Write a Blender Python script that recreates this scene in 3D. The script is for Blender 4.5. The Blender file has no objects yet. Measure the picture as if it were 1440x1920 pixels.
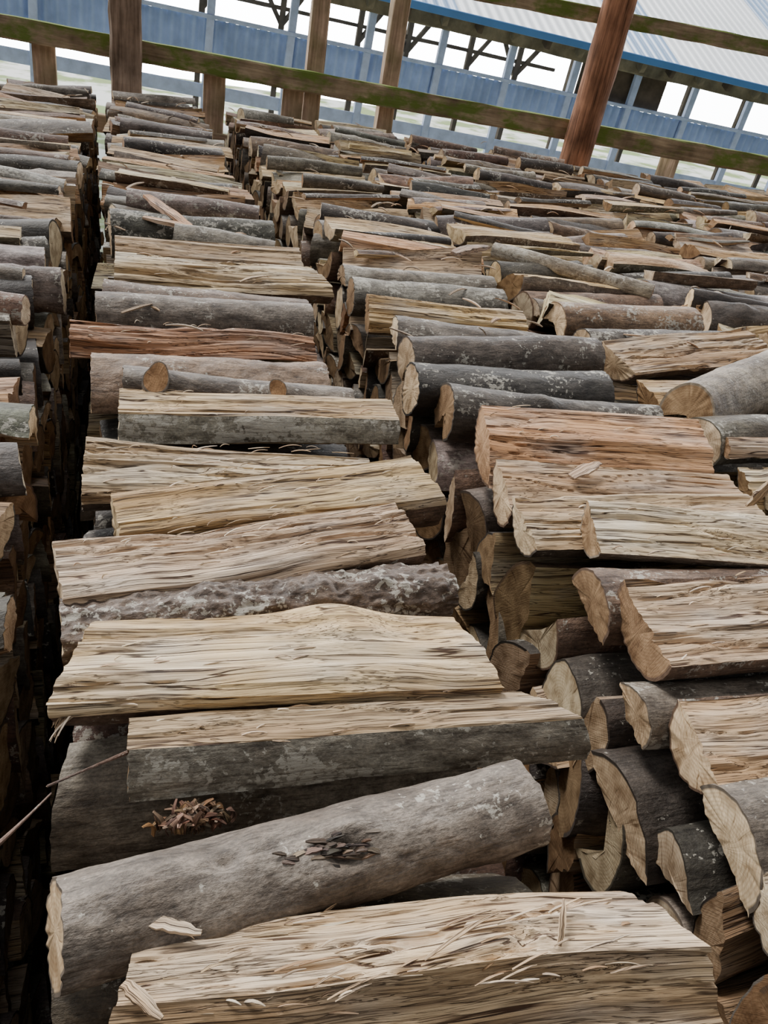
import bpy, math, random
import numpy as np
from mathutils import Vector, Matrix

ZT = 2.0            # height of the top of the firewood stacks above the ground
rng = random.Random(7)

# ------------------------------------------------------------------ noise
def _h(ix, iy, iz):
    n = (ix.astype(np.int64)*374761393 + iy.astype(np.int64)*668265263 + iz.astype(np.int64)*1274126177) & 0xFFFFFFFF
    n = ((n ^ (n >> 13))*1103515245) & 0xFFFFFFFF
    n = (n ^ (n >> 16)) & 0xFFFF
    return n/65535.0
def vn(x, y, z):
    xi, yi, zi = np.floor(x), np.floor(y), np.floor(z)
    fx, fy, fz = x-xi, y-yi, z-zi
    fx = fx*fx*(3-2*fx); fy = fy*fy*(3-2*fy); fz = fz*fz*(3-2*fz)
    r = 0
    for a in (0, 1):
        for b in (0, 1):
            for c in (0, 1):
                w = (fx if a else 1-fx)*(fy if b else 1-fy)*(fz if c else 1-fz)
                r = r + w*_h(xi+a, yi+b, zi+c)
    return r*2-1
def fbm(x, y, z, o=3):
    s = 0; a = 1.0
    for i in range(o):
        s = s + a*vn(x*(2**i)+i*17.3, y*(2**i)+i*5.1, z*(2**i)+i*9.7); a *= .5
    return s

# ------------------------------------------------------------------ sections
def poly_section(P, N):
    """P: list of (y,z,tag,bulge) counter-clockwise, tag/bulge belong to the edge leaving the point"""
    n = len(P); ln = []
    for i in range(n):
        a, b = P[i], P[(i+1) % n]
        ln.append(math.hypot(b[0]-a[0], b[1]-a[1])+abs(a[3]))
    T = sum(ln); pts = []; tags = []
    for i in range(n):
        a, b = P[i], P[(i+1) % n]
        k = max(1, int(round(N*ln[i]/T)))
        dy, dz = b[0]-a[0], b[1]-a[1]; l = math.hypot(dy, dz)+1e-9
        ny, nz = dz/l, -dy/l
        for j in range(k):
            t = j/k; o = a[3]*4*t*(1-t)
            pts.append((a[0]+dy*t+ny*o, a[1]+dz*t+nz*o)); tags.append(1 if a[2] == 'B' else 0)
    return np.array(pts), np.array(tags)
def pie(r, ang, N, R, trunc=0.0):
    """pie-shaped log section, bark arc pointing down, ang in degrees"""
    p1, p2 = R.uniform(0, 6), R.uniform(0, 6); e1, e2 = R.uniform(0, .12), R.uniform(0, .08)
    rr = lambda t: r*(1+e1*math.sin(2*t+p1)+e2*math.sin(3*t+p2))
    if ang >= 355:
        t = np.linspace(0, 2*math.pi, N, endpoint=False)
        pts = np.array([(rr(a)*math.cos(a), rr(a)*math.sin(a)) for a in t])
        return pts, np.ones(N, int), (0., 0.)
    A = math.radians(ang); arc = r*A; T = arc+2*r
    na = max(3, int(N*arc/T)); ns = max(1, (N-na)//2)
    a0, a1 = -math.pi/2-A/2, -math.pi/2+A/2
    pts = []; tags = []
    for i in range(na):
        a = a0+(a1-a0)*i/na; pts.append((rr(a)*math.cos(a), rr(a)*math.sin(a))); tags.append(1)
    pe = (rr(a1)*math.cos(a1), rr(a1)*math.sin(a1)); ps = (rr(a0)*math.cos(a0), rr(a0)*math.sin(a0))
    tip = (R.uniform(-.2, .2)*r, R.uniform(-.14, .12)*r-trunc*r)
    if trunc > 0:
        q1 = (pe[0]*trunc, -trunc*r*.95); q2 = (ps[0]*trunc, -trunc*r*1.05)
        segs = [(pe, q1), (q1, q2), (q2, ps)]
    else:
        segs = [(pe, tip), (tip, ps)]
    for (u, v) in segs:
        for j in range(ns):
            t = j/ns; pts.append((u[0]+(v[0]-u[0])*t, u[1]+(v[1]-u[1])*t)); tags.append(0)
    return np.array(pts), np.array(tags), (0., 0.)

def rot2(p, a):
    c, s = math.cos(a), math.sin(a); p = np.asarray(p, float)
    return np.stack([p[..., 0]*c-p[..., 1]*s, p[..., 0]*s+p[..., 1]*c], -1)

# ------------------------------------------------------------------ mesh accumulator
class Acc:
    def __init__(s):
        s.v = []; s.loc = []; s.rnd = []; s.tint = []; s.bt = []; s.q = []; s.t = []; s.qm = []; s.tm = []; s.n = 0
    def add(s, v, loc, rnd, tint, bt, q, qm, t, tm):
        k = len(v)
        s.v.append(v); s.loc.append(loc)
        s.rnd.append(np.tile(np.array(rnd, float), (k, 1))); s.tint.append(tint); s.bt.append(np.tile(np.array(bt, float), (k, 1)))
        if len(q): s.q.append(q+s.n); s.qm.append(qm)
        if len(t): s.t.append(t+s.n); s.tm.append(tm)
        s.n += k
    def build(s, name, mats, smooth=True, parent=None, origin=None):
        v = np.concatenate(s.v)
        if origin is None: origin = (0, 0, ZT)
        o = np.array([origin[0], origin[1], origin[2]-ZT]); v = v-o
        q = np.concatenate(s.q) if s.q else np.zeros((0, 4), int)
        t = np.concatenate(s.t) if s.t else np.zeros((0, 3), int)
        qm = np.concatenate(s.qm) if s.qm else np.zeros(0, int); tm = np.concatenate(s.tm) if s.tm else np.zeros(0, int)
        me = bpy.data.meshes.new(name)
        me.vertices.add(len(v)); me.vertices.foreach_set('co', v.astype(np.float32).ravel())
        me.loops.add(len(q)*4+len(t)*3)
        me.loops.foreach_set('vertex_index', np.concatenate([q.ravel(), t.ravel()]).astype(np.int32))
        me.polygons.add(len(q)+len(t))
        st = np.concatenate([np.arange(len(q))*4, len(q)*4+np.arange(len(t))*3]).astype(np.int32)
        me.polygons.foreach_set('loop_start', st)
        me.polygons.foreach_set('material_index', np.concatenate([qm, tm]).astype(np.int32))
        me.update(calc_edges=True); me.validate()
        for nm, ty, dat in (('loc', 'FLOAT_VECTOR', s.loc), ('rnd', 'FLOAT_VECTOR', s.rnd), ('btint', 'FLOAT_VECTOR', s.bt)):
            at = me.attributes.new(nm, ty, 'POINT'); at.data.foreach_set('vector', np.concatenate(dat).astype(np.float32).ravel())
        at = me.attributes.new('tint', 'FLOAT_COLOR', 'POINT'); at.data.foreach_set('color', np.concatenate(s.tint).astype(np.float32).ravel())
        for m in mats: me.materials.append(m)
        me.polygons.foreach_set('use_smooth', np.ones(len(me.polygons), bool))
        me.set_sharp_from_angle(angle=math.radians(38))
        ob = bpy.data.objects.new(name, me); ob.location = origin
        bpy.context.scene.collection.objects.link(ob)
        if parent: ob.parent = parent
        return ob

def add_log(acc, pts, tags, pith, A, B, M, seed, tint, bt, sb=1.0, bend=(0, 0), twist=0., ka=0., kb=0., kza=0., kzb=0.,
            fib=.0022, rough=.0012, bumps=(), lich=.5, end_noise=.0015, bfreq=1.):
    A = np.array(A, float); B = np.array(B, float); L = np.linalg.norm(B-A)
    N = len(pts); nx = np.roll(pts, -1, 0)-np.roll(pts, 1, 0)
    nrm = np.stack([nx[:, 1], -nx[:, 0]], 1); nrm /= (np.linalg.norm(nrm, axis=1, keepdims=True)+1e-9)
    per = np.concatenate([[0], np.cumsum(np.linalg.norm(np.diff(pts, axis=0), axis=1))])
    u = np.linspace(0, 1, M+1)[:, None]*np.ones((1, N))
    y = np.ones((M+1, 1))*pts[None, :, 0]; z = np.ones((M+1, 1))*pts[None, :, 1]
    s = np.ones((M+1, 1))*per[None, :]; x = u*L
    sc = 1+(sb-1)*u; y = y*sc; z = z*sc
    so = seed*3.17 % 977
    bk = (tags*1.0)[None, :]*np.ones((M+1, 1))
    if M > 30:   # detailed split surface: fibrous ridges, steps and cracks that wander slightly across the grain
        wv = .010*vn(x*6+so, y*9, z*9)
        yy = y+wv; zz = z+wv*.7
        fb = fib*(.7*vn(x*4+so, yy*120+so, zz*120)+.4*vn(x*7+so, yy*260, zz*260+so))+fib*1.5*vn(x*4, yy*30+so, zz*30-so)
        cr = vn(x*3+so, yy*75+so*1.3, zz*75); fb = fb-fib*2.2*np.clip(1-np.abs(cr)*8, 0, 1)*np.clip(vn(x*4-so, yy*22, zz*22)*2+.6, 0, 1)
        fb = fb+fib*1.0*np.clip(vn(x*2.5+so, yy*60-so, zz*60)*6, -.5, .5)
    else:
        fb = fib*.9*vn(x*5+so, y*110+so, z*110)+fib*1.9*vn(x*6, y*28+so, z*28-so)
    bf = rough*fbm(x*28*bfreq+so, y*45*bfreq, z*45*bfreq+so, 3 if M > 12 else 1)+.0026*vn(x*9, y*14+so, z*14)
    d = np.where(bk > .5, bf, fb)
    y = y+d*nrm[None, :, 0]; z = z+d*nrm[None, :, 1]
    for (uf, py, pz, rad, amp) in bumps:
        w = np.exp(-(((u-uf)*L)**2+(y-py)**2*1.6+(z-pz)**2*1.6)/(rad*rad))*amp
        y = y+w*nrm[None, :, 0]; z = z+w*nrm[None, :, 1]
    ly, lz = y-pith[0], z-pith[1]
    if twist:
        c, q = np.cos(twist*u), np.sin(twist*u); y, z = y*c-z*q, y*q+z*c
    wob = .005
    y = y+bend[0]*4*u*(1-u)+wob*vn(x*5+so, x*0, x*0+3.3); z = z+bend[1]*4*u*(1-u)+wob*vn(x*5+so, x*0+7.7, x*0)
    x = x+(ka*pts[None, :, 0]+kza*pts[None, :, 1])*(1-u)**2+(kb*pts[None, :, 0]+kzb*pts[None, :, 1])*u**2
    en = end_noise*vn(s*160+so, s*0, s*0)
    x = x+en*((u < .001)*1.0)-end_noise*vn(s*150-so, s*0, s*0)*((u > .999)*1.0)
    def cap(i):
        return np.array([[x[i].mean(), y[i].mean(), z[i].mean()]]), np.array([[i*L/M, pts[:, 0].mean()-pith[0], pts[:, 1].mean()-pith[1]]])
    ca, la = cap(0); cb, lb = cap(M)
    v = np.concatenate([np.stack([x, y, z], -1).reshape(-1, 3), ca, cb])
    loc = np.concatenate([np.stack([u*L, ly, lz], -1).reshape(-1, 3), la, lb])
    X = (B-A)/L; Y = np.cross([0, 0, 1], X); Y /= np.linalg.norm(Y); Z = np.cross(X, Y)
    v = A+v[:, :1]*X+v[:, 1:2]*Y+v[:, 2:3]*Z
    i, j = np.meshgrid(np.arange(M), np.arange(N), indexing='ij'); j2 = (j+1) % N
    q = np.stack([i*N+j, i*N+j2, (i+1)*N+j2, (i+1)*N+j], -1).reshape(-1, 4)
    qm = np.tile(tags, (M, 1)).reshape(-1)
    jj = np.arange(N); j2 = (jj+1) % N; c0 = (M+1)*N
    t = np.concatenate([np.stack([np.full(N, c0), j2, jj], -1), np.stack([np.full(N, c0+1), M*N+jj, M*N+j2], -1)])
    R = random.Random(seed*13+5)
    tn = np.ones((len(v), 4)); tn[:, :3] = (tint[0]*.98, tint[1]*.945, tint[2]*.84); tn[:, 3] = np.concatenate([bk.reshape(-1), [0, 0]])
    acc.add(v, loc, (R.random(), R.random(), lich), tn, bt, q, qm, t, np.full(len(t), 2))

def strip(acc, p0, p1, w, th, arch, seed, tint, N=10):
    """a splinter / fibre: tapered bent thin prism"""
    p0 = np.array(p0, float); p1 = np.array(p1, float); d = p1-p0; L = np.linalg.norm(d); d /= L
    sd = np.cross(d, [0, 0, 1]); sd /= np.linalg.norm(sd)+1e-9; up = np.cross(sd, d)
    R = random.Random(seed); V = []; lo = []
    for i in range(N+1):
        t = i/N; c = p0+d*L*t+up*arch*4*t*(1-t)+sd*R.uniform(-.06, .06)*w
        ww = w*(.35+.65*math.sin(math.pi*min(1, .15+t*.85)))*R.uniform(.85, 1.1); hh = th*(.4+.6*math.sin(math.pi*(.1+.8*t)))
        for a, b in ((-1, -1), (1, -1), (1, 1), (-1, 1)):
            V.append(c+sd*a*ww/2+up*b*hh/2); lo.append((L*t, a*ww/2, b*hh/2))
    V = np.array(V); lo = np.array(lo); q = []
    for i in range(N):
        for j in range(4): q.append((i*4+j, i*4+(j+1) % 4, i*4+4+(j+1) % 4, i*4+4+j))
    q.append((3, 2, 1, 0)); q.append((N*4, N*4+1, N*4+2, N*4+3))
    tn = np.ones((len(V), 4)); tn[:, :3] = tint; tn[:, 3] = 0
    acc.add(V, lo, (R.random(), R.random(), .2), tn, (.2, .16, .12), np.array(q), np.zeros(len(q), int), [], [])

# ------------------------------------------------------------------ materials
class NT:
    def __init__(s, name):
        s.m = bpy.data.materials.new(name); s.m.use_nodes = True; s.t = s.m.node_tree; s.b = s.t.nodes['Principled BSDF']
    def n(s, ty, **k):
        nd = s.t.nodes.new(ty)
        for a, b in k.items(): setattr(nd, a, b)
        return nd
    def l(s, a, b): s.t.links.new(a, b)
    def attr(s, nm): return s.n('ShaderNodeAttribute', attribute_name=nm)
    def math(s, op, a, b=None, clamp=False):
        nd = s.n('ShaderNodeMath', operation=op); nd.use_clamp = clamp
        for i, v in enumerate((a, b)):
            if v is None: continue
            if isinstance(v, (int, float)): nd.inputs[i].default_value = v
            else: s.l(v, nd.inputs[i])
        return nd.outputs[0]
    def vm(s, op, a, b):
        nd = s.n('ShaderNodeVectorMath', operation=op)
        for i, v in enumerate((a, b)):
            if isinstance(v, tuple): nd.inputs[i].default_value = v
            else: s.l(v, nd.inputs[i])
        return nd.outputs[0]
    def noise(s, vec, scale=1., detail=4., rough=.55, dist=0.):
        nd = s.n('ShaderNodeTexNoise'); nd.inputs['Scale'].default_value = scale; nd.inputs['Detail'].default_value = detail
        nd.inputs['Roughness'].default_value = rough; nd.inputs['Distortion'].default_value = dist
        s.l(vec, nd.inputs['Vector']); return nd.outputs['Fac']
    def ramp(s, f, stops):
        nd = s.n('ShaderNodeValToRGB'); cr = nd.color_ramp
        while len(cr.elements) < len(stops): cr.elements.new(.5)
        for e, (p, c) in zip(cr.elements, stops):
            e.position = p; e.color = (c, c, c, 1) if isinstance(c, (int, float)) else (*c, 1)
        s.l(f, nd.inputs[0]); return nd.outputs[0]
    def mix(s, f, a, b, bl='MIX'):
        nd = s.n('ShaderNodeMix', data_type='RGBA', blend_type=bl)
        for i, v in ((0, f), (6, a), (7, b)):
            if isinstance(v, (int, float)): nd.inputs[i].default_value = v
            elif isinstance(v, tuple): nd.inputs[i].default_value = (*v, 1)
            else: s.l(v, nd.inputs[i])
        return nd.outputs[2]
    def bump(s, h, st, dist, prev=None):
        nd = s.n('ShaderNodeBump'); nd.inputs['Strength'].default_value = st; nd.inputs['Distance'].default_value = dist
        s.l(h, nd.inputs['Height'])
        if prev is not None: s.l(prev, nd.inputs['Normal'])
        return nd.outputs[0]
    def fin(s, col, rough=.8, nrm=None, spec=.3):
        if isinstance(col, tuple): s.b.inputs['Base Color'].default_value = (*col, 1)
        else: s.l(col, s.b.inputs['Base Color'])
        if isinstance(rough, float): s.b.inputs['Roughness'].default_value = rough
        else: s.l(rough, s.b.inputs['Roughness'])
        s.b.inputs['Specular IOR Level'].default_value = spec
        if nrm is not None: s.l(nrm, s.b.inputs['Normal'])
        return s.m

def mat_split():
    s = NT('split_wood'); loc = s.attr('loc').outputs['Vector']; rnd = s.attr('rnd').outputs['Vector']; tint = s.attr('tint').outputs['Color']
    off = s.vm('MULTIPLY', rnd, (37., 71., 13.))
    wob = s.n('ShaderNodeTexNoise'); wob.inputs['Scale'].default_value = 1.; wob.inputs['Detail'].default_value = 1.5
    s.l(s.vm('ADD', s.vm('MULTIPLY', loc, (6., 12., 12.)), off), wob.inputs['Vector'])
    w = s.vm('MULTIPLY', s.vm('SUBTRACT', wob.outputs['Color'], (.5, .5, .5)), (0., .022, .022))
    lw = s.vm('ADD', loc, w)
    def st(a, b): return s.vm('ADD', s.vm('MULTIPLY', lw, (a, b, b)), off)
    fine = s.noise(st(8., 620.), 1, 4, .7)
    mid = s.noise(st(3.5, 140.), 1, 4, .62)
    broad = s.noise(st(2.5, 20.), 1, 3, .5)
    crk = s.noise(st(3., 105.), 1, 2.5, .5)
    crk = s.ramp(crk, [(.0, 1.), (.468, 1.), (.492, 0.), (.508, 0.), (.532, 1.)])
    crk2 = s.ramp(s.noise(st(5., 310.), 1, 2, .5), [(.0, 1.), (.47, 1.), (.495, .2), (.505, .2), (.53, 1.)])
    msk = s.ramp(s.noise(st(5., 36.), 1, 2), [(.46, 1.), (.58, 0.)])
    crk = s.math('MULTIPLY', s.math('MAXIMUM', crk, msk), s.math('MAXIMUM', crk2, s.math('SUBTRACT', 1., msk)))
    c = s.mix(s.ramp(broad, [(.3, 0.), (.7, 1.)]), s.mix(1., tint, (.66, .55, .46), 'MULTIPLY'), s.mix(1., tint, (1.14, 1.14, 1.14), 'MULTIPLY'))
    c = s.mix(1., c, s.ramp(mid, [(.25, (.48, .41, .34)), (.5, (.98, .97, .96)), (.8, (1.15, 1.15, 1.15))]), 'MULTIPLY')
    c = s.mix(1., c, s.ramp(fine, [(.28, (.58, .53, .47)), (.52, (1., 1., 1.)), (.8, (1.15, 1.15, 1.15))]), 'MULTIPLY')
    c = s.mix(1., c, s.ramp(crk, [(0., (.12, .075, .05)), (1., (1., 1., 1.))]), 'MULTIPLY')
    g = s.ramp(s.noise(s.vm('ADD', s.vm('MULTIPLY', loc, (7., 22., 22.)), off), 1, 3), [(.46, 0.), (.72, .42)])
    c = s.mix(g, c, s.mix(1., s.mix(1., c, (.0, .0, .0), 'SATURATION'), (.97, .93, .88), 'MULTIPLY'))
    n = s.bump(mid, .6, .005); n = s.bump(fine, .6, .0014, n); n = s.bump(crk, .8, .003, n)
    return s.fin(c, .70, n, .35)
def mat_bark():
    s = NT('bark'); loc = s.attr('loc').outputs['Vector']; rnd = s.attr('rnd').outputs['Vector']; bt = s.attr('btint').outputs['Vector']
    off = s.vm('MULTIPLY', rnd, (31., 57., 0.))
    def st(a, b): return s.vm('ADD', s.vm('MULTIPLY', loc, (a, b, b)), off)
    sep = s.n('ShaderNodeSeparateXYZ'); s.l(rnd, sep.inputs[0]); lich = sep.outputs[2]
    a = s.noise(st(32., 55.), 1, 5, .7); b = s.noise(st(9., 14.), 1, 2)
    g = s.noise(st(240., 300.), 1, 3, .75)
    c = s.mix(1., bt, s.ramp(a, [(.28, (.30, .26, .23)), (.5, (.90, .89, .88)), (.75, (1.5, 1.47, 1.43))]), 'MULTIPLY')
    c = s.mix(1., c, s.ramp(b, [(.3, (.48, .41, .36)), (.7, (1.35, 1.33, 1.31))]), 'MULTIPLY')
    c = s.mix(1., c, s.ramp(g, [(.3, (.60, .60, .60)), (.7, (1.3, 1.3, 1.3))]), 'MULTIPLY')
    # pale crusty lichen, speckles gathered in patches
    ln = s.noise(st(110., 110.), 1, 4, .65, .3); lb = s.noise(st(14., 18.), 1, 2)
    f = s.math('ADD', s.math('ADD', ln, s.math('MULTIPLY', s.math('SUBTRACT', lb, .5), .8)), s.math('MULTIPLY', s.math('SUBTRACT', lich, .5), .34))
    lm = s.ramp(f, [(.59, 0.), (.62, 1.)])
    c = s.mix(s.math('MULTIPLY', lm, .68), c, (.44, .41, .345))
    fu = s.noise(st(30., 330.), 1, 3, .6)
    c = s.mix(1., c, s.ramp(fu, [(.33, (.5, .47, .45)), (.5, (1., 1., 1.))]), 'MULTIPLY')
    n = s.bump(a, .7, .005); n = s.bump(fu, .4, .0012, n); n = s.bump(g, .45, .001, n)
    return s.fin(c, .60, n, .4)
def mat_end():
    s = NT('sawn_end'); loc = s.attr('loc').outputs['Vector']; rnd = s.attr('rnd').outputs['Vector']; ta = s.attr('tint'); tint = ta.outputs['Color']
    bt = s.attr('btint').outputs['Vector']
    off = s.vm('MULTIPLY', rnd, (31., 57., 11.))
    yz = s.vm('MULTIPLY', loc, (0., 1., 1.))
    wb = s.n('ShaderNodeTexNoise'); wb.inputs['Scale'].default_value = 1.; s.l(s.vm('ADD', s.vm('MULTIPLY', yz, (0., 30., 30.)), off), wb.inputs['Vector'])
    yz2 = s.vm('ADD', yz, s.vm('MULTIPLY', s.vm('SUBTRACT', wb.outputs['Color'], (.5, .5, .5)), (0., .008, .008)))
    ln = s.n('ShaderNodeVectorMath', operation='LENGTH'); s.l(yz2, ln.inputs[0])
    ring = s.math('SINE', s.math('MULTIPLY', ln.outputs['Value'], 1500.)); ring = s.math('ADD', s.math('MULTIPLY', ring, .5), .5)
    sp = s.n('ShaderNodeSeparateXYZ'); s.l(yz2, sp.inputs[0])
    ang = s.math('ARCTAN2', sp.outputs[1], sp.outputs[2])
    cv = s.n('ShaderNodeCombineXYZ'); s.l(s.math('MULTIPLY', ang, 9.), cv.inputs[0]); s.l(s.math('MULTIPLY', ln.outputs['Value'], 14.), cv.inputs[1])
    rad = s.noise(s.vm('ADD', cv.outputs[0], off), 1, 3, .6)
    sawv = s.n('ShaderNodeVectorRotate', rotation_type='X_AXIS'); s.l(yz, sawv.inputs['Vector'])
    spr = s.n('ShaderNodeSeparateXYZ'); s.l(rnd, spr.inputs[0]); s.l(s.math('MULTIPLY', spr.outputs[0], 6.28), sawv.inputs['Angle'])
    saw = s.noise(s.vm('MULTIPLY', sawv.outputs[0], (0., 700., 40.)), 1, 3, .6)
    bl = s.noise(s.vm('ADD', s.vm('MULTIPLY', yz, (0., 40., 40.)), off), 1, 3)
    c = s.mix(.4, tint, (.60, .49, .35)); c = s.mix(1., c, (1.06, 1.06, 1.04), 'MULTIPLY')
    # some ends are old and brown, others freshly sawn
    age = s.ramp(s.math('FRACT', s.math('MULTIPLY', spr.outputs[1], 7.31)), [(.35, 0.), (.6, 1.)])
    c = s.mix(age, c, s.mix(1., c, (.42, .34, .28), 'MULTIPLY'))
    c = s.mix(1., c, s.ramp(ring, [(0., (.86, .82, .78)), (.7, (1., 1., 1.))]), 'MULTIPLY')
    c = s.mix(1., c, s.ramp(saw, [(.3, (.74, .71, .68)), (.6, (1.05, 1.05, 1.05))]), 'MULTIPLY')
    c = s.mix(1., c, s.ramp(rad, [(.30, (.35, .28, .22)), (.38, (1., 1., 1.))]), 'MULTIPLY')
    c = s.mix(1., c, s.ramp(bl, [(.3, (.50, .44, .38)), (.62, (1.08, 1.08, 1.08))]), 'MULTIPLY')
    c = s.mix(s.ramp(ta.outputs['Alpha'], [(.90, 0.), (.94, 1.)]), c, s.mix(1., bt, (.6, .55, .5), 'MULTIPLY'))
    n = s.bump(saw, .5, .0012); n = s.bump(rad, .4, .0015, n)
    return s.fin(c, .85, n, .2)
def mat_timber(name, col, moss=0., sc=(4., 60., 60.), streak=.6):
    s = NT(name); tc = s.n('ShaderNodeTexCoord').outputs['Object']
    v = s.vm('MULTIPLY', tc, sc); a = s.noise(v, 1, 5, .6); b = s.noise(tc, 6., 4)
    c = s.mix(1., col, s.ramp(a, [(.3, (streak, streak*.95, streak*.9)), (.65, (1.15, 1.15, 1.15))]), 'MULTIPLY')
    c = s.mix(1., c, s.ramp(b, [(.3, (.5, .48, .46)), (.7, (1.25, 1.25, 1.25))]), 'MULTIPLY')
    if moss:
        g = s.n('ShaderNodeNewGeometry'); sp = s.n('ShaderNodeSeparateXYZ'); s.l(g.outputs['Normal'], sp.inputs[0])
        f = s.math('ADD', s.noise(s.vm('MULTIPLY', tc, (.5, 1., 1.)), 9., 5, .65), s.math('MULTIPLY', sp.outputs[2], .2))
        c = s.mix(s.math('MULTIPLY', s.ramp(f, [(.46, 0.), (.60, 1.)]), moss), c, (.11, .165, .025))
    n = s.bump(a, .6, .006)
    return s.fin(c, .85, n, .2)
def mat_flat(name, col, rough=.6, sc=3., var=.2, spec=.3, metal=0.):
    s = NT(name); tc = s.n('ShaderNodeTexCoord').outputs['Object']; a = s.noise(tc, sc, 5, .6)
    c = s.mix(1., col, s.ramp(a, [(.3, (1-var,)*3), (.7, (1+var,)*3)]), 'MULTIPLY')
    s.b.inputs['Metallic'].default_value = metal
    return s.fin(c, rough, None, spec)

SPLIT, BARK, END = mat_split(), mat_bark(), mat_end(); LM = [SPLIT, BARK, END]

# ------------------------------------------------------------------ tints
YEL = (.61, .46, .27); PALE = (.66, .55, .38); TAN = (.48, .345, .215); PINK = (.54, .385, .27); ORG = (.60, .385, .225); GRY = (.42, .355, .275); RED = (.42, .22, .13)
BG = (.17, .148, .122); BD = (.085, .072, .06); BB = (.17, .112, .078); BGR = (.135, .13, .098); BL = (.25, .222, .185); BS = (.31, .285, .25); BC = (.055, .047, .04)
def jit(c, R, a=.08):
    k = 1+R.uniform(-a, a)*1.8; return tuple(max(.01, v*k*(1+R.uniform(-a, a)*.4)) for v in c)
def rt(R): return jit(R.choice([YEL, PALE, PALE, PALE, TAN, TAN, PINK, GRY, GRY, ORG]), R, .16)
def rb(R): return jit(R.choice([BG, BG, BD, BD, BB, BB, BGR, BL, BS, BC]), R, .18)
PS = (.67, .51, .33)

# ------------------------------------------------------------------ foreground logs, one object each
def hash_seed(A): return int(abs(A[0]*7919+A[1]*104729+A[2]*1299)*10) % 9973+1
def hero(name, kind, A, B, spec, tint, bt, hi=1, stubs=(), extra=None, fray=0, **k):
    N, M = {2: (150, 190), 1: (110, 130), 0: (72, 80)}[hi]
    R = random.Random(hash_seed(A)); acc = Acc(); pith = (0, 0)
    if kind == 'poly':
        pts, tags = poly_section(spec, N); pith = k.pop('pith', (0, -.0))
    else:
        r, ang, phi, tr = spec
        pts, tags, pith = pie(r, ang, N, R, tr)
        c = pts.mean(0); pts = rot2(pts-c, math.radians(phi)); pith = tuple(rot2(np.array(pith)-c, math.radians(phi)))
    k.pop('pith', None)
    add_log(acc, pts, tags, pith, A, B, M, hash_seed(A), tint, bt, **k)
    for (P, D, r, l) in stubs:   # sawn branch stubs
        P = np.array(P, float); D = np.array(D, float); D /= np.linalg.norm(D)
        sp, st, pi = pie(r, 360, 40, R); sp = sp*np.array([1.0, 1.5])
        add_log(acc, sp, st, pi, P-D*.03, P+D*l, 10, 76, (.64, .43, .25), bt, sb=.9, lich=.3)
    # loose fibres lifting off the split face and along its edges
    A_, B_ = np.array(A, float), np.array(B, float); X = (B_-A_)/np.linalg.norm(B_-A_); Y = np.cross([0, 0, 1], X); Y /= np.linalg.norm(Y)
    sel = [i for i in range(len(pts)) if tags[i] == 0 and pts[i, 1] > pts[:, 1].max()-.022]
    for i in range(fray if sel else 0):
        p = pts[R.choice(sel)]; t = R.uniform(.02, .9); l = R.uniform(.006, .035)
        P0 = A_+(B_-A_)*t+Y*p[0]*.97+np.array([0, 0, p[1]-.001])
        P1 = P0+X*l+Y*R.uniform(-.006, .006)+np.array([0, 0, R.uniform(.0005, .006)])
        strip(acc, P0, P1, R.uniform(.0008, .0024), .0008, R.uniform(.0, .004), i+7, jit(PS, R, .1), 5)
    if extra: extra(acc, R)
    mid = ((A[0]+B[0])/2, (A[1]+B[1])/2, (A[2]+B[2])/2+ZT)
    return acc.build(name, LM, origin=mid)
SP, RD = 'split_firewood_log', 'round_firewood_log'
def slab(hw, h, fz=0., bz=0., crown=.004, bark='bottom'):
    # flat split top, rounded bark belly
    return [(-hw, fz-.012, 'B', h*.28), (hw*.1, -h, 'B', h*.28), (hw, bz-.010, 'S', 0.), (hw*.92, bz, 'S', crown), (-hw*.95, fz, 'S', 0.)]
# near to far in the main row
hero(SP, 'poly', (-.010, .300, -.010), (.424, .262, -.012), [(-.070, -.085, 'S', .004), (.03, -.105, 'B', .012), (.045, -.03, 'S', .002), (.036, -.008, 'S', .002), (-.026, .010, 'S', .003)],
     (.66, .51, .35), BB, 2, kb=-.55, ka=.25, fib=.0030, bumps=[(.62, .0, .0, .03, .004)], pith=(.03, -.05), lich=.1, fray=60)
def torn_knot(acc, R):   # torn bark around the old knot
    for i in range(46):
        a = R.uniform(-.5, .5)+(math.pi if R.random() < .5 else 0); cx, cy = .148+R.gauss(0, .017), .357+R.gauss(0, .0045)
        zz = -.023+math.sqrt(max(0, .0405**2-(cy-.373)**2))-.004; l = R.uniform(.008, .024)
        strip(acc, (cx, cy, zz-.003), (cx+l*math.cos(a), cy+l*.35*math.sin(a), zz+R.uniform(-.002, .002)), R.uniform(.002, .005), .002, .001, i, jit(R.choice([(.05, .035, .025), (.09, .06, .04), (.17, .12, .08)]), R, .3), 6)
hero(RD, 'pie', (-.061, .345, -.026), (.348, .399, -.020), (.0405, 360, 0, 0), TAN, (.175, .150, .125), 2, sb=.96, rough=.0018, extra=torn_knot,
     bumps=[(.12, 0, .05, .045, .006), (.53, -.02, .04, .016, -.020), (.50, -.03, .03, .030, .010), (.57, -.005, .04, .02, .007), (.30, .0, .04, .010, -.008)], lich=.18, bend=(0, -.004), kza=.2)
hero(SP, 'poly', (-.008, .503, -.004), (.425, .486, 0.), [(-.016, -.0, 'B', .006), (-.030, -.050, 'S', .003), (.03, -.055, 'S', .003), (.034, -.012, 'S', .002)],
     (.54, .45, .33), (.24, .225, .185), 2, fib=.0024, lich=.55, kb=-.9, pith=(.0, .02), fray=20)
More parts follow.
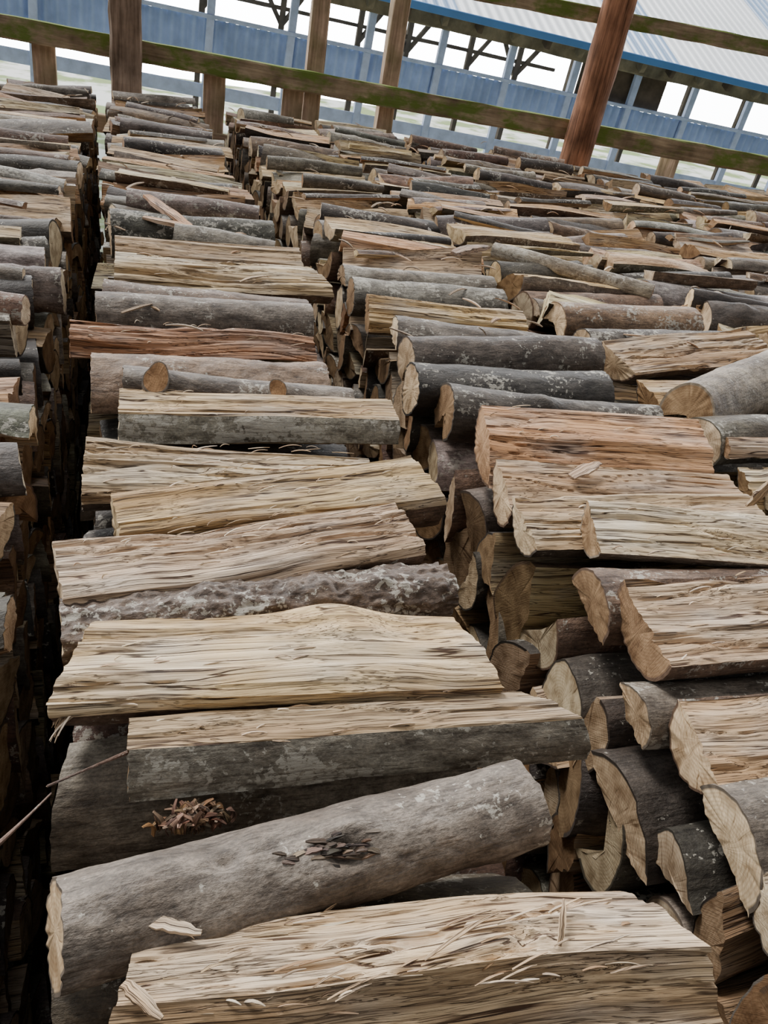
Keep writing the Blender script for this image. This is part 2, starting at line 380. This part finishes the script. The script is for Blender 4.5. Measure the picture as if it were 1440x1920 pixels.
hero(SP, 'poly', (-.060, .602, .002), (.358, .572, .006), [(-.054, -.006, 'S', .0), (-.050, -.024, 'B', .016), (.0, -.065, 'B', .016), (.055, -.022, 'S', 0.), (.052, -.002, 'S', .010)],
     (.70, .54, .33), BB, 2, fib=.0028, bumps=[(.64, .045, .0, .055, .014), (.70, .02, .01, .03, .005)], kb=-.3, ka=.3, pith=(0, .01), lich=.2, fray=45)
hero(RD, 'pie', (-.074, .668, -.032), (.372, .706, -.024), (.037, 360, 0, 0), YEL, (.125, .092, .07), 2, rough=.0050, bfreq=1.9, lich=.48, bend=(-.004, .002),
     bumps=[(.32, -.01, .04, .035, .008), (.62, .0, .04, .03, .008), (.7, .01, .03, .02, -.010), (.8, 0, .03, .03, .006)])
hero(SP, 'poly', (-.080, .732, .006), (.348, .806, .010), slab(.052, .06, 0., .004, .005), (.58, .46, .36), BB, 2, fib=.0034, lich=.2, bumps=[(.22, -.02, .0, .015, .003)], fray=40)
hero(SP, 'poly', (-.022, .845, .0), (.404, .908, .012), slab(.040, .06, .0, .012, .003), (.62, .49, .30), BB, 2, fib=.0022, sb=1.2, kb=-.25, lich=.2, fray=30)
hero(SP, 'poly', (-.063, .972, -.006), (.337, .958, -.006), slab(.060, .055, -.012, .006, .008), (.57, .47, .34), (.15, .13, .11), 2, sb=.55, fib=.0038, lich=.4, fray=40)
hero(SP, 'poly', (-.018, 1.128, .014), (.412, 1.118, .010), [(-.038, -.002, 'B', .004), (-.052, -.040, 'S', .006), (.03, -.055, 'S', .003), (.046, -.006, 'S', .004)],
     (.64, .51, .34), (.23, .215, .17), 1, fib=.0030, lich=.66, pith=(0, .03), fray=25)
hero(RD, 'pie', (-.013, 1.215, -.014), (.360, 1.200, -.022), (.039, 360, 0, 0), ORG, (.17, .145, .12), 1, sb=.75, lich=.40,
     bumps=[(.16, -.02, .025, .03, .010), (.68, -.02, .02, .028, .010)], bend=(0, -.003),
     stubs=[((.035, 1.183, .012), (0, -.62, .78), .021, .016), ((.225, 1.180, -.001), (0.1, -.62, .78), .016, .014)])
hero(SP, 'pie', (-.063, 1.292, -.038), (.335, 1.292, -.040), (.062, 190, 180, 0), TAN, (.25, .178, .125), 1, rough=.0022, lich=.22)
hero(SP, 'pie', (-.101, 1.392, -.012), (.335, 1.402, -.018), (.040, 150, 30, .2), (.48, .28, .18), (.20, .12, .08), 1, sb=.7, fib=.005, lich=.3, fray=20)
hero(RD, 'pie', (-.062, 1.535, -.030), (.351, 1.545, -.032), (.052, 360, 0, 0), TAN, (.175, .148, .122), 1, lich=.30)
hero(SP, 'pie', (-.051, 1.665, -.018), (.366, 1.652, -.026), (.048, 150, 160, 0), (.40, .27, .18), (.15, .105, .075), 1, lich=.3, sb=.8)
hero(SP, 'poly', (-.030, 1.79, -.01), (.425, 1.785, -.01), slab(.060, .05, -.006, .01, .005), (.62, .51, .35), BB, 1, fib=.004, kb=-.3, fray=20)
hero(SP, 'pie', (-.03, 1.91, -.03), (.40, 1.92, -.03), (.055, 170, 20, 0), (.52, .41, .29), BG, 1, fib=.003)
hero(RD, 'pie', (.105, 2.04, -.02), (.345, 2.005, -.032), (.038, 360, 0, 0), TAN, (.22, .20, .16), 1, lich=.4)
hero(RD, 'pie', (-.045, 2.155, -.055), (.365, 2.18, -.053), (.060, 360, 0, 0), TAN, (.09, .088, .07), 1, lich=.55)
# second row from the camera, to the right
def h3(A, B, spec, tint, bt, kind='pie', nm=SP, hi=1, **k): hero(nm, kind, A, B, spec, tint, bt, hi, **k)
h3((.545, 1.035, -.010), (.945, .995, -.012), (.074, 150, 34, 0), (.70, .43, .26), BB, fib=.0024, lich=.2, fray=15)
h3((.535, .918, -.026), (.945, .878, -.026), (.058, 175, 12, 0), (.56, .41, .28), BB, lich=.3)
h3((.527, .825, -.022), (.945, .820, -.020), (.050, 160, 8, 0), (.62, .50, .36), BD, fib=.003, fray=15)
h3((.598, .765, .012), (1.01, .70, .008), (.048, 165, 14, 0), (.64, .53, .38), BL, fib=.0034, fray=30)
h3((.560, .665, -.022), (.98, .66, -.020), (.055, 180, 190, 0), (.62, .51, .38), (.16, .11, .08))
h3((.575, .585, .000), (.985, .58, .000), (.062, 180, 10, 0), (.64, .51, .39), BB, fib=.0036, fray=30)
h3((.545, .505, -.05), (.96, .49, -.05), (.046, 150, 200, 0), (.62, .51, .38), BG)
h3((.565, .435, -.035), (.99, .43, -.035), (.055, 175, 15, 0), (.62, .46, .31), BB, fray=20)
h3((.56, .335, -.045), (.98, .33, -.045), (.058, 180, 200, 0), (.60, .48, .34), BG)
h3((1.00, 1.13, .015), (1.34, 1.31, .025), (.060, 240, 190, 0), (.64, .49, .31), (.29, .25, .195), nm=RD, hi=1, lich=.22, kza=.3)
h3((.535, 1.195, -.03), (.960, 1.17, -.035), (.054, 300, 180, 0), (.58, .46, .32), (.09, .078, .066), nm=RD, lich=.40, sb=.75, bumps=[(.42, -.02, .05, .03, .014)], bend=(0, -.006))
h3((.50, 1.29, -.035), (.90, 1.28, -.035), (.052, 360, 0, 0), TAN, (.05, .045, .04), nm=RD, lich=.42)
h3((.515, 1.385, -.02), (.95, 1.415, -.02), (.048, 330, 170, 0), (.60, .47, .33), (.11, .09, .075), nm=RD, lich=.36)
h3((.530, 1.52, -.02), (.885, 1.47, -.02), (.048, 180, 185, 0), (.60, .49, .35), (.15, .13, .11), lich=.45)
h3((.505, 1.655, -.03), (.87, 1.60, -.03), (.070, 120, 20, .2), (.64, .49, .29), (.22, .16, .11), fib=.004)
h3((.500, 1.795, -.045), (.885, 1.78, -.045), (.045, 360, 0, 0), (.60, .48, .34), (.17, .16, .135), nm=RD, lich=.45)
h3((.505, 1.92, -.035), (.905, 1.905, -.035), (.05, 160, 170, 0), (.60, .48, .34), (.23, .21, .175), lich=.4)
h3((.985, 1.39, -.01), (1.43, 1.48, 0.), (.060, 170, 12, 0), (.54, .40, .27), BB, fib=.004)
h3((.985, 1.53, -.025), (1.41, 1.56, -.025), (.052, 200, 175, 0), (.52, .40, .27), BD)
h3((.98, 1.665, -.02), (1.37, 1.675, -.02), (.060, 210, 190, 0), (.58, .42, .27), (.25, .165, .10))
h3((1.0, 1.26, -.03), (1.42, 1.28, -.03), (.055, 160, 10, 0), YEL, BD)

# ------------------------------------------------------------------ the stacks
def ztop(X, Y):
    return -.05*min(3.2, max(0., Y-1.4))
def stack(xc, L, y0, y1, skip, hi, layers=22):
    acc = Acc(); R = random.Random(int(xc*1000)+77)
    for k in range(layers):
        y = y0+(.05 if k % 2 else 0)
        while y < y1:
            top = (k == 0)
            near = y < 2.0; big = (xc == .735 and y < 1.1)
            r = R.uniform(.026, .056) if top else (R.uniform(.044, .062) if big else R.uniform(.040, .060))
            step = r*(1.85 if top else 1.75)
            if top and skip[0] < y < skip[1]: y += step; continue
            if k == 1 and xc == .15 and .36 < y < .50: y += step; continue
            if top: N, M = (44, 34) if near else ((30, 16) if y < 3.6 else (22, 9))
            elif k < 10 and hi and near: N, M = 34, 8
            elif k < 4: N, M = 16, 4
            else: N, M = 9, 1
            t = R.random(); ang = 360 if t < (.08 if big else .18) else (R.uniform(150, 200) if t < .60 else R.uniform(65, 130))
            rr = r if ang > 300 else (r*1.25 if ang > 140 else r*1.75)
            pts, tags, pith = pie(rr, ang, N, R, R.choice([0, 0, .25, .4]) if ang < 300 else 0)
            c = pts.mean(0)
            if top: phi = R.choice([0, 0, 0, 180, 180])+R.uniform(-42, 42)
            else: phi = R.uniform(0, 360)
            pts = rot2(pts-c, math.radians(phi)); pith = tuple(rot2(-c, math.radians(phi)))
            jx = .025 if top else .010
            ll = L*(R.uniform(.92, 1.06) if top else R.uniform(.97, 1.03)); x = xc-ll/2+R.uniform(-jx, jx)
            if top and R.random() < .08: ll *= .7
            zt = ztop(xc, y)
            if top:
                z = zt+R.uniform(-.03, .026)-pts[:, 1].max(); dy = R.gauss(0, .022); dz = R.uniform(-.016, .016)
            else:
                z = zt-.055-.083*k+R.uniform(-.008, .008); dy = R.uniform(-.012, .012); dz = 0
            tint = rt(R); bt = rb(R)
            if not top: tint = tuple(v*.78 for v in tint); bt = tuple(v*.85 for v in bt)  # lower layers darkened: shade inside the stack put into wood and bark colour
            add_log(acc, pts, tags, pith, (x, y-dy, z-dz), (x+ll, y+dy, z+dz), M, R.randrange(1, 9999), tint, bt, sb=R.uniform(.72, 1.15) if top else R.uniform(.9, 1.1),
                    fib=.0036, rough=R.choice([.001, .0015, .004]), lich=R.uniform(.1, .5), bend=(R.uniform(-.012, .012), R.uniform(-.009, .009)) if M > 3 else (0, 0),
                    twist=R.uniform(-.25, .25) if top else 0, ka=R.uniform(-.25, .25), kb=R.uniform(-.25, .25))
            y += step
    # loose logs lying on the top layer
    y = max(y0, skip[1]+.12)
    while y < y1-.1:
        if R.random() < .7:
            r = R.uniform(.022, .042); pts, tags, pith = pie(r, R.choice([360, 180, 120, 80]), 26, R); c = pts.mean(0); phi = math.radians(R.choice([0, 180])+R.uniform(-20, 20))
            pts = rot2(pts-c, phi); a = R.gauss(0, .04); ll = L*R.uniform(.7, 1.); x = xc-ll/2+R.uniform(-.03, .04); z = ztop(xc, y)+r*.35
            add_log(acc, pts, tags, tuple(rot2(-c, phi)), (x, y-a, z), (x+ll, y+a, z+R.uniform(-.012, .012)), 13, R.randrange(1, 9999), rt(R), rb(R), sb=R.uniform(.5, 1), lich=R.uniform(.2, .5), fib=.003, bend=(R.uniform(-.012, .012), 0))
        y += R.uniform(.09, .24)
    return acc.build('firewood_stack', LM, origin=(xc, (y0+y1)/2, ZT))
def rl(X): return 5.39-.1608*(X+.64)      # line of the rail behind the stacks
rz = lambda X: .083-.0139*(X+.64)
rows = [(-.90, .42, -.3, (9, -9), 0), (-.375, .42, -.3, (9, -9), 1), (.15, .42, .2, (.1, 2.24), 1), (.735, .40, .05, (.27, 1.98), 1),
        (1.205, .42, .3, (1.08, 1.72), 1)]+[(1.67+.46*i, .42, .6+.2*i, (9, -9), 0) for i in range(6)]
for xc, L, y0, sk, hi in rows: stack(xc, L, y0, rl(xc)-(.26 if xc < 2.2 else .36), sk, hi)

# ------------------------------------------------------------------ splinters, chips and fibres
acc = Acc(); R = random.Random(3)
strip(acc, (.0, .330, .000), (.042, .312, .002), .010, .004, .002, 1, PS)
strip(acc, (-.012, .285, .006), (.012, .258, .004), .010, .004, .002, 2, PS)
for i in range(26):
    x = R.uniform(.03, .36); y = .28-.09*x+R.uniform(-.022, .03); a = R.uniform(-.4, .5); l = R.uniform(.012, .05)
    strip(acc, (x, y, .002), (x+l*math.cos(a), y+l*math.sin(a)*.5, .005), .0016, .001, .003, i+10, PS, 6)
strip(acc, (.31, .255, .002), (.325, .285, .012), .005, .003, .004, 40, PS)
strip(acc, (.20, .262, .006), (.27, .285, .010), .003, .0015, .006, 41, PS)
strip(acc, (.045, 2.26, .02), (.165, 2.06, -.01), .034, .012, .0, 42, (.62, .36, .20))
strip(acc, (.035, 2.13, .00), (.21, 2.03, .005), .022, .010, .0, 43, (.62, .40, .24))
strip(acc, (.915, .83, .01), (.918, .815, .07), .030, .005, .0, 44, (.72, .57, .38))
strip(acc, (.64, .91, .012), (.70, .935, .022), .022, .004, .001, 45, (.68, .52, .38))
strip(acc, (.80, 1.95, .03), (.95, 2.07, .02), .03, .012, .004, 46, (.36, .24, .16))
for i in range(14):   # frayed fibres at a log end
    strip(acc, (-.056+R.uniform(0, .008), .553+R.uniform(-.010, .010), -.016), (-.070-R.uniform(0, .010), .545+R.uniform(-.014, .014), -.03+R.uniform(-.015, .012)), .0018, .001, .005, i+60, PS, 8)
for i in range(110):  # shredded wood caught between the logs
    a = R.uniform(0, 6.28); l = R.uniform(.006, .016)
    cx, cy = .045+R.gauss(0, .014), .447+R.uniform(-.008, .010)
    strip(acc, (cx, cy, -.066), (cx+l*math.cos(a), cy+l*.6*math.sin(a), -.050+R.uniform(-.012, .010)), R.uniform(.003, .009), .0012, .006, i+80, jit((.28, .17, .10), R, .35), 6)
for i in range(170):
    k = R.choice([1, 2, 2, 3, 3, 4, 5, 6, 7]); xc = rows[k][0]; y = R.uniform(1.4, 4.8); x = xc+R.uniform(-.2, .2); a = R.uniform(-.9, .9)+(math.pi if R.random() < .5 else 0); l = R.uniform(.015, .08)
    z = ztop(xc, y)+.012
    strip(acc, (x, y, z), (x+l*math.cos(a), y+l*math.sin(a), z+R.uniform(0, .02)), R.uniform(.002, .012), .003, R.uniform(0, .008), i+200, R.choice([PS, (.60, .40, .24), (.5, .39, .27)]), 6)
acc.build('wood_splinters', LM)
acc = Acc()
pts, tags, pith = pie(.0028, 360, 8, R)
add_log(acc, pts, tags, pith, (-.075, .475, -.03), (-.14, .405, -.035), 12, 5, TAN, (.2, .13, .1), sb=.8, fib=.0003, rough=.0003)
add_log(acc, pts, tags, pith, (-.075, .475, -.03), (.03, .52, -.03), 12, 6, TAN, (.2, .13, .1), sb=.5, fib=.0003, rough=.0003)
acc.build('thin_twig', LM)

# ------------------------------------------------------------------ simple solids
def empty(name, loc=(0, 0, 0)):
    e = bpy.data.objects.new(name, None); e.location = loc; bpy.context.scene.collection.objects.link(e); return e
def beam(name, A, B, w, h, mat, parent=None, seg=12, jag=.006, up=(0, 0, 1), rnd=False):
    """timber between A and B (parent space), w horizontal, h vertical"""
    A = Vector(A); B = Vector(B); X = (B-A); L = X.length; X.normalize(); Y = Vector(up).cross(X)
    if Y.length < .01: Y = Vector((0, 1, 0)).cross(X)
    Y.normalize(); Z = X.cross(Y); V = []; F = []; n = 16 if rnd else 8
    for i in range(seg+1):
        for j in range(n):
            if rnd:
                a = 2*math.pi*j/n; k = 1+.07*math.sin(3*a+i*.4)+rng.uniform(-.03, .03); y, z = math.cos(a)*w/2*k, math.sin(a)*h/2*k
            else:
                q = [(-.5, -.42), (-.42, -.5), (.42, -.5), (.5, -.42), (.5, .42), (.42, .5), (-.42, .5), (-.5, .42)][j]; y, z = q[0]*w, q[1]*h
                y += rng.uniform(-jag, jag)*.5; z += rng.uniform(-jag, jag)*.5
            V.append((L*i/seg, y, z))
    for i in range(seg):
        for j in range(n): F.append((i*n+j, i*n+(j+1) % n, (i+1)*n+(j+1) % n, (i+1)*n+j))
    F.append(tuple(range(n-1, -1, -1))); F.append(tuple(range(seg*n, seg*n+n)))
    me = bpy.data.meshes.new(name); me.from_pydata(V, [], F); me.materials.append(mat)
    if rnd: me.polygons.foreach_set('use_smooth', [True]*len(F))
    ob = bpy.data.objects.new(name, me); bpy.context.scene.collection.objects.link(ob)
    M = Matrix((X, Y, Z)).transposed().to_4x4(); M.translation = A
    ob.parent = parent; ob.matrix_local = M
    return ob
m_rail = mat_timber('mossy_rail_wood', (.34, .265, .175), .9)
m_post = mat_timber('weathered_post_wood', (.30, .22, .165), 0., streak=.5)
m_red = mat_timber('reddish_post_wood', (.34, .165, .095), 0., streak=.25)
m_thin = mat_timber('brown_board_wood', (.46, .33, .24), .2)
fence = empty('timber_fence', (0, 0, ZT))
beam('mossy_rail', (-3, rl(-3), rz(-3)-.055), (5.6, rl(5.6), rz(5.6)-.055), .05, .11, m_rail, fence, 60)
beam('upper_rail', (1.6, rl(1.6)-.03, .585), (5.6, rl(5.6)-.03, .585), .05, .08, m_rail, fence, 30)
beam('square_post', (.0, 5.17, -ZT), (.0, 5.17, 2.4), .165, .16, m_post, fence, 40, .010)
beam('log_post', (2.605, 4.74, -ZT), (2.61, 4.74, 2.4), .185, .185, m_red, fence, 40, rnd=True)
for X in (1.05, 1.49):
    beam('back_post', (X, rl(X)+.11, -ZT), (X, rl(X)+.11, 1.8), .10, .08, m_thin, fence, 20)
for X in (-.43, .48, .92, 3.3, 4.1):
    beam('picket', (X, rl(X)+.06, -ZT), (X+rng.uniform(-.02, .02), rl(X)+.07, rz(X)-.02), .12, .03, m_thin, fence, 10)
beam('lower_rail', (-3, rl(-3)+.06, -.36), (5.6, rl(5.6)+.06, -.46), .04, .10, m_thin, fence, 40)

# ------------------------------------------------------------------ neighbouring shed
m_sid = mat_flat('blue_grey_siding', (.34, .46, .74), .5, 2.5, .28); m_pst = mat_flat('pale_blue_paint', (.46, .56, .78), .6, 8., .2)
m_gut = mat_flat('blue_gutter', (.09, .24, .52), .35, 2., .1); m_dark = mat_flat('dark_old_timber', (.10, .078, .055), .9, 6., .4)
m_rf = mat_flat('pale_metal_roofing', (.86, .90, .94), .4, 1.5, .08, .5); m_rf2 = mat_flat('blue_roof_sheet', (.28, .43, .66), .35, 2., .1, .5)
m_brn = mat_flat('mossy_fascia', (.20, .175, .12), .9, 7., .4)
shed = empty('neighboring_shed', (0, 9, ZT)); shed.rotation_euler = (0, math.atan(.045), 0)
def wave_sheet(name, x0, x1, p0, p1, pitch, amp, mats, parent, idx=None):
    """corrugated sheet, p0/p1 = (y,z) of lower and upper edges"""
    n = int((x1-x0)/pitch*6); V = []; F = []; mi = []
    d = Vector((0, p1[0]-p0[0], p1[1]-p0[1])); nn = Vector((1, 0, 0)).cross(d).normalized()
    for i in range(n+1):
        x = x0+(x1-x0)*i/n; o = nn*amp*math.sin(i/6*2*math.pi)
        V.append((x, p0[0]+o.y, p0[1]+o.z)); V.append((x, p1[0]+o.y, p1[1]+o.z))
    for i in range(n):
        F.append((2*i, 2*i+2, 2*i+3, 2*i+1)); mi.append(idx(x0+(x1-x0)*i/n) if idx else 0)
    me = bpy.data.meshes.new(name); me.from_pydata(V, [], F)
    for m in mats: me.materials.append(m)
    me.polygons.foreach_set('material_index', mi); me.polygons.foreach_set('use_smooth', [True]*len(F))
    ob = bpy.data.objects.new(name, me); bpy.context.scene.collection.objects.link(ob); ob.parent = parent
    return ob
wave_sheet('siding', -4, 14, (0, -.31), (0, .0), .10, .020, [m_sid], shed)
wave_sheet('roof', -4, 14, (-.25, .50), (3.6, 2.0), .12, .022, [m_rf, m_rf2], shed, lambda x: 1 if (x % 2.6) < .55 else 0)
wave_sheet('roof_back_slope', -4, 14, (7.4, .50), (3.6, 2.0), .12, .022, [m_rf], shed)
beam('gutter', (-4, -.30, .50), (14, -.30, .50), .10, .07, m_gut, shed, 40, .002)
beam('fascia', (-4, -.05, .41), (14, -.05, .41), .06, .13, m_brn, shed, 60, .012)
beam('sill', (-4, -.03, .02), (14, -.03, .02), .06, .035, m_pst, shed, 40, .004)
for i in range(-5, 18):
    X = .77+.775*i
    beam('wall_post', (X, -.02, -2.2), (X, -.02, .44), .075, .06, m_pst, shed, 6, .003)
    off = rng.uniform(-.2, .2)
    beam('inner_post', (X+off, 1.2, -2.1), (X+off, 1.2, .9), .06, .06, m_dark, shed, 4, .01)
    if i < 6:
        beam('brace', (X+off, 1.2, .0), (X+off+.34, 1.2, .5), .045, .045, m_dark, shed, 3, .01)
        if i % 2: beam('brace', (X+off, 1.2, .0), (X+off-.34, 1.2, .5), .045, .045, m_dark, shed, 3, .01)
    beam('rafter', (X+.3, -.2, .43), (X+.3, 3.6, 1.9), .05, .09, m_dark, shed, 3, .01)
    beam('rafter_end', (X-.08, -.2, .42), (X-.08, .8, .78), .06, .09, m_brn, shed, 3, .01)
beam('tie_beam', (-4, 1.2, .40), (14, 1.2, .40), .08, .12, m_dark, shed, 20, .01)
beam('inner_rail', (-4, 1.2, .16), (5, 1.2, .16), .04, .04, m_dark, shed, 20, .01)
beam('dark_panel', (4.75, .06, .2), (5.85, .06, .2), .02, .40, m_dark, shed, 4, .002)
beam('base_rail', (-4, -.01, -.62), (14, -.01, -.62), .04, .12, m_pst, shed, 20, .004)

# ------------------------------------------------------------------ ground
def plane(name, x0, x1, y0, y1, z, mat):
    me = bpy.data.meshes.new(name); me.from_pydata([(x0, y0, z), (x1, y0, z), (x1, y1, z), (x0, y1, z)], [], [(0, 1, 2, 3)]); me.materials.append(mat)
    ob = bpy.data.objects.new(name, me); bpy.context.scene.collection.objects.link(ob); return ob
s = NT('yard_grass'); tc = s.n('ShaderNodeTexCoord').outputs['Object']
cc = s.mix(s.ramp(s.noise(tc, 1.3, 6), [(.42, 0.), (.55, 1.)]), (.22, .30, .10), (.74, .74, .70)); m_yard = s.fin(cc, .9)
plane('ground', -40, 40, 5.45, 20, -.012, m_yard)
m_floor = mat_flat('shed_floor_dirt', (.06, .048, .036), .95, 8., .4); plane('floor', -8, 8, -4, 5.5, 0., m_floor)

# ------------------------------------------------------------------ light
w = bpy.data.worlds.new('sky'); bpy.context.scene.world = w; w.use_nodes = True; nt = w.node_tree; bg = nt.nodes['Background']
tc = nt.nodes.new('ShaderNodeTexCoord'); sp = nt.nodes.new('ShaderNodeSeparateXYZ'); nt.links.new(tc.outputs['Generated'], sp.inputs[0])
def wm(op, a, b, cl=False):
    n = nt.nodes.new('ShaderNodeMath'); n.operation = op; n.use_clamp = cl
    for i, v in enumerate((a, b)):
        if isinstance(v, (int, float)): n.inputs[i].default_value = v
        else: nt.links.new(v, n.inputs[i])
    return n.outputs[0]
front = wm('MULTIPLY', wm('ADD', sp.outputs[1], .1), 1.0, True)             # bright sky beyond the open side of the shed
low = wm('SUBTRACT', 1., wm('MULTIPLY', wm('ABSOLUTE', sp.outputs[2], 0), 1.9), True)
upw = wm('MULTIPLY', sp.outputs[2], 1.3, True)
st = wm('ADD', wm('ADD', wm('MULTIPLY', wm('MULTIPLY', front, low), 18.), wm('MULTIPLY', upw, .72)), .03)
nt.links.new(st, bg.inputs['Strength']); bg.inputs['Color'].default_value = (.95, .975, 1., 1)
sl = bpy.data.lights.new('soft_sun', 'SUN'); sl.energy = 4.3; sl.angle = math.radians(18); sl.color = (1., .985, .96)
so = bpy.data.objects.new('soft_sun', sl); so.location = (0, 0, 8); bpy.context.scene.collection.objects.link(so)
so.rotation_euler = Vector((-.36, .62, 1.)).to_track_quat('Z', 'Y').to_euler()

# ------------------------------------------------------------------ camera
p, a, r = math.radians(33.6), math.radians(21), math.radians(11)
h = Vector((math.sin(a), math.cos(a), 0)); Zv = Vector((0, 0, 1))
F = h*math.cos(p)-Zv*math.sin(p); R0 = Vector((math.cos(a), -math.sin(a), 0)); U0 = h*math.sin(p)+Zv*math.cos(p)
Rv = R0*math.cos(r)+U0*math.sin(r); Uv = U0*math.cos(r)-R0*math.sin(r)
cam = bpy.data.cameras.new('camera'); co = bpy.data.objects.new('camera', cam); bpy.context.scene.collection.objects.link(co)
M = Matrix((Rv, Uv, -F)).transposed().to_4x4(); M.translation = (0, 0, ZT+.6); co.matrix_world = M
cam.sensor_fit = 'VERTICAL'; cam.sensor_height = 36; cam.lens = 1500/1920*36; cam.clip_start = .02
bpy.context.scene.camera = co
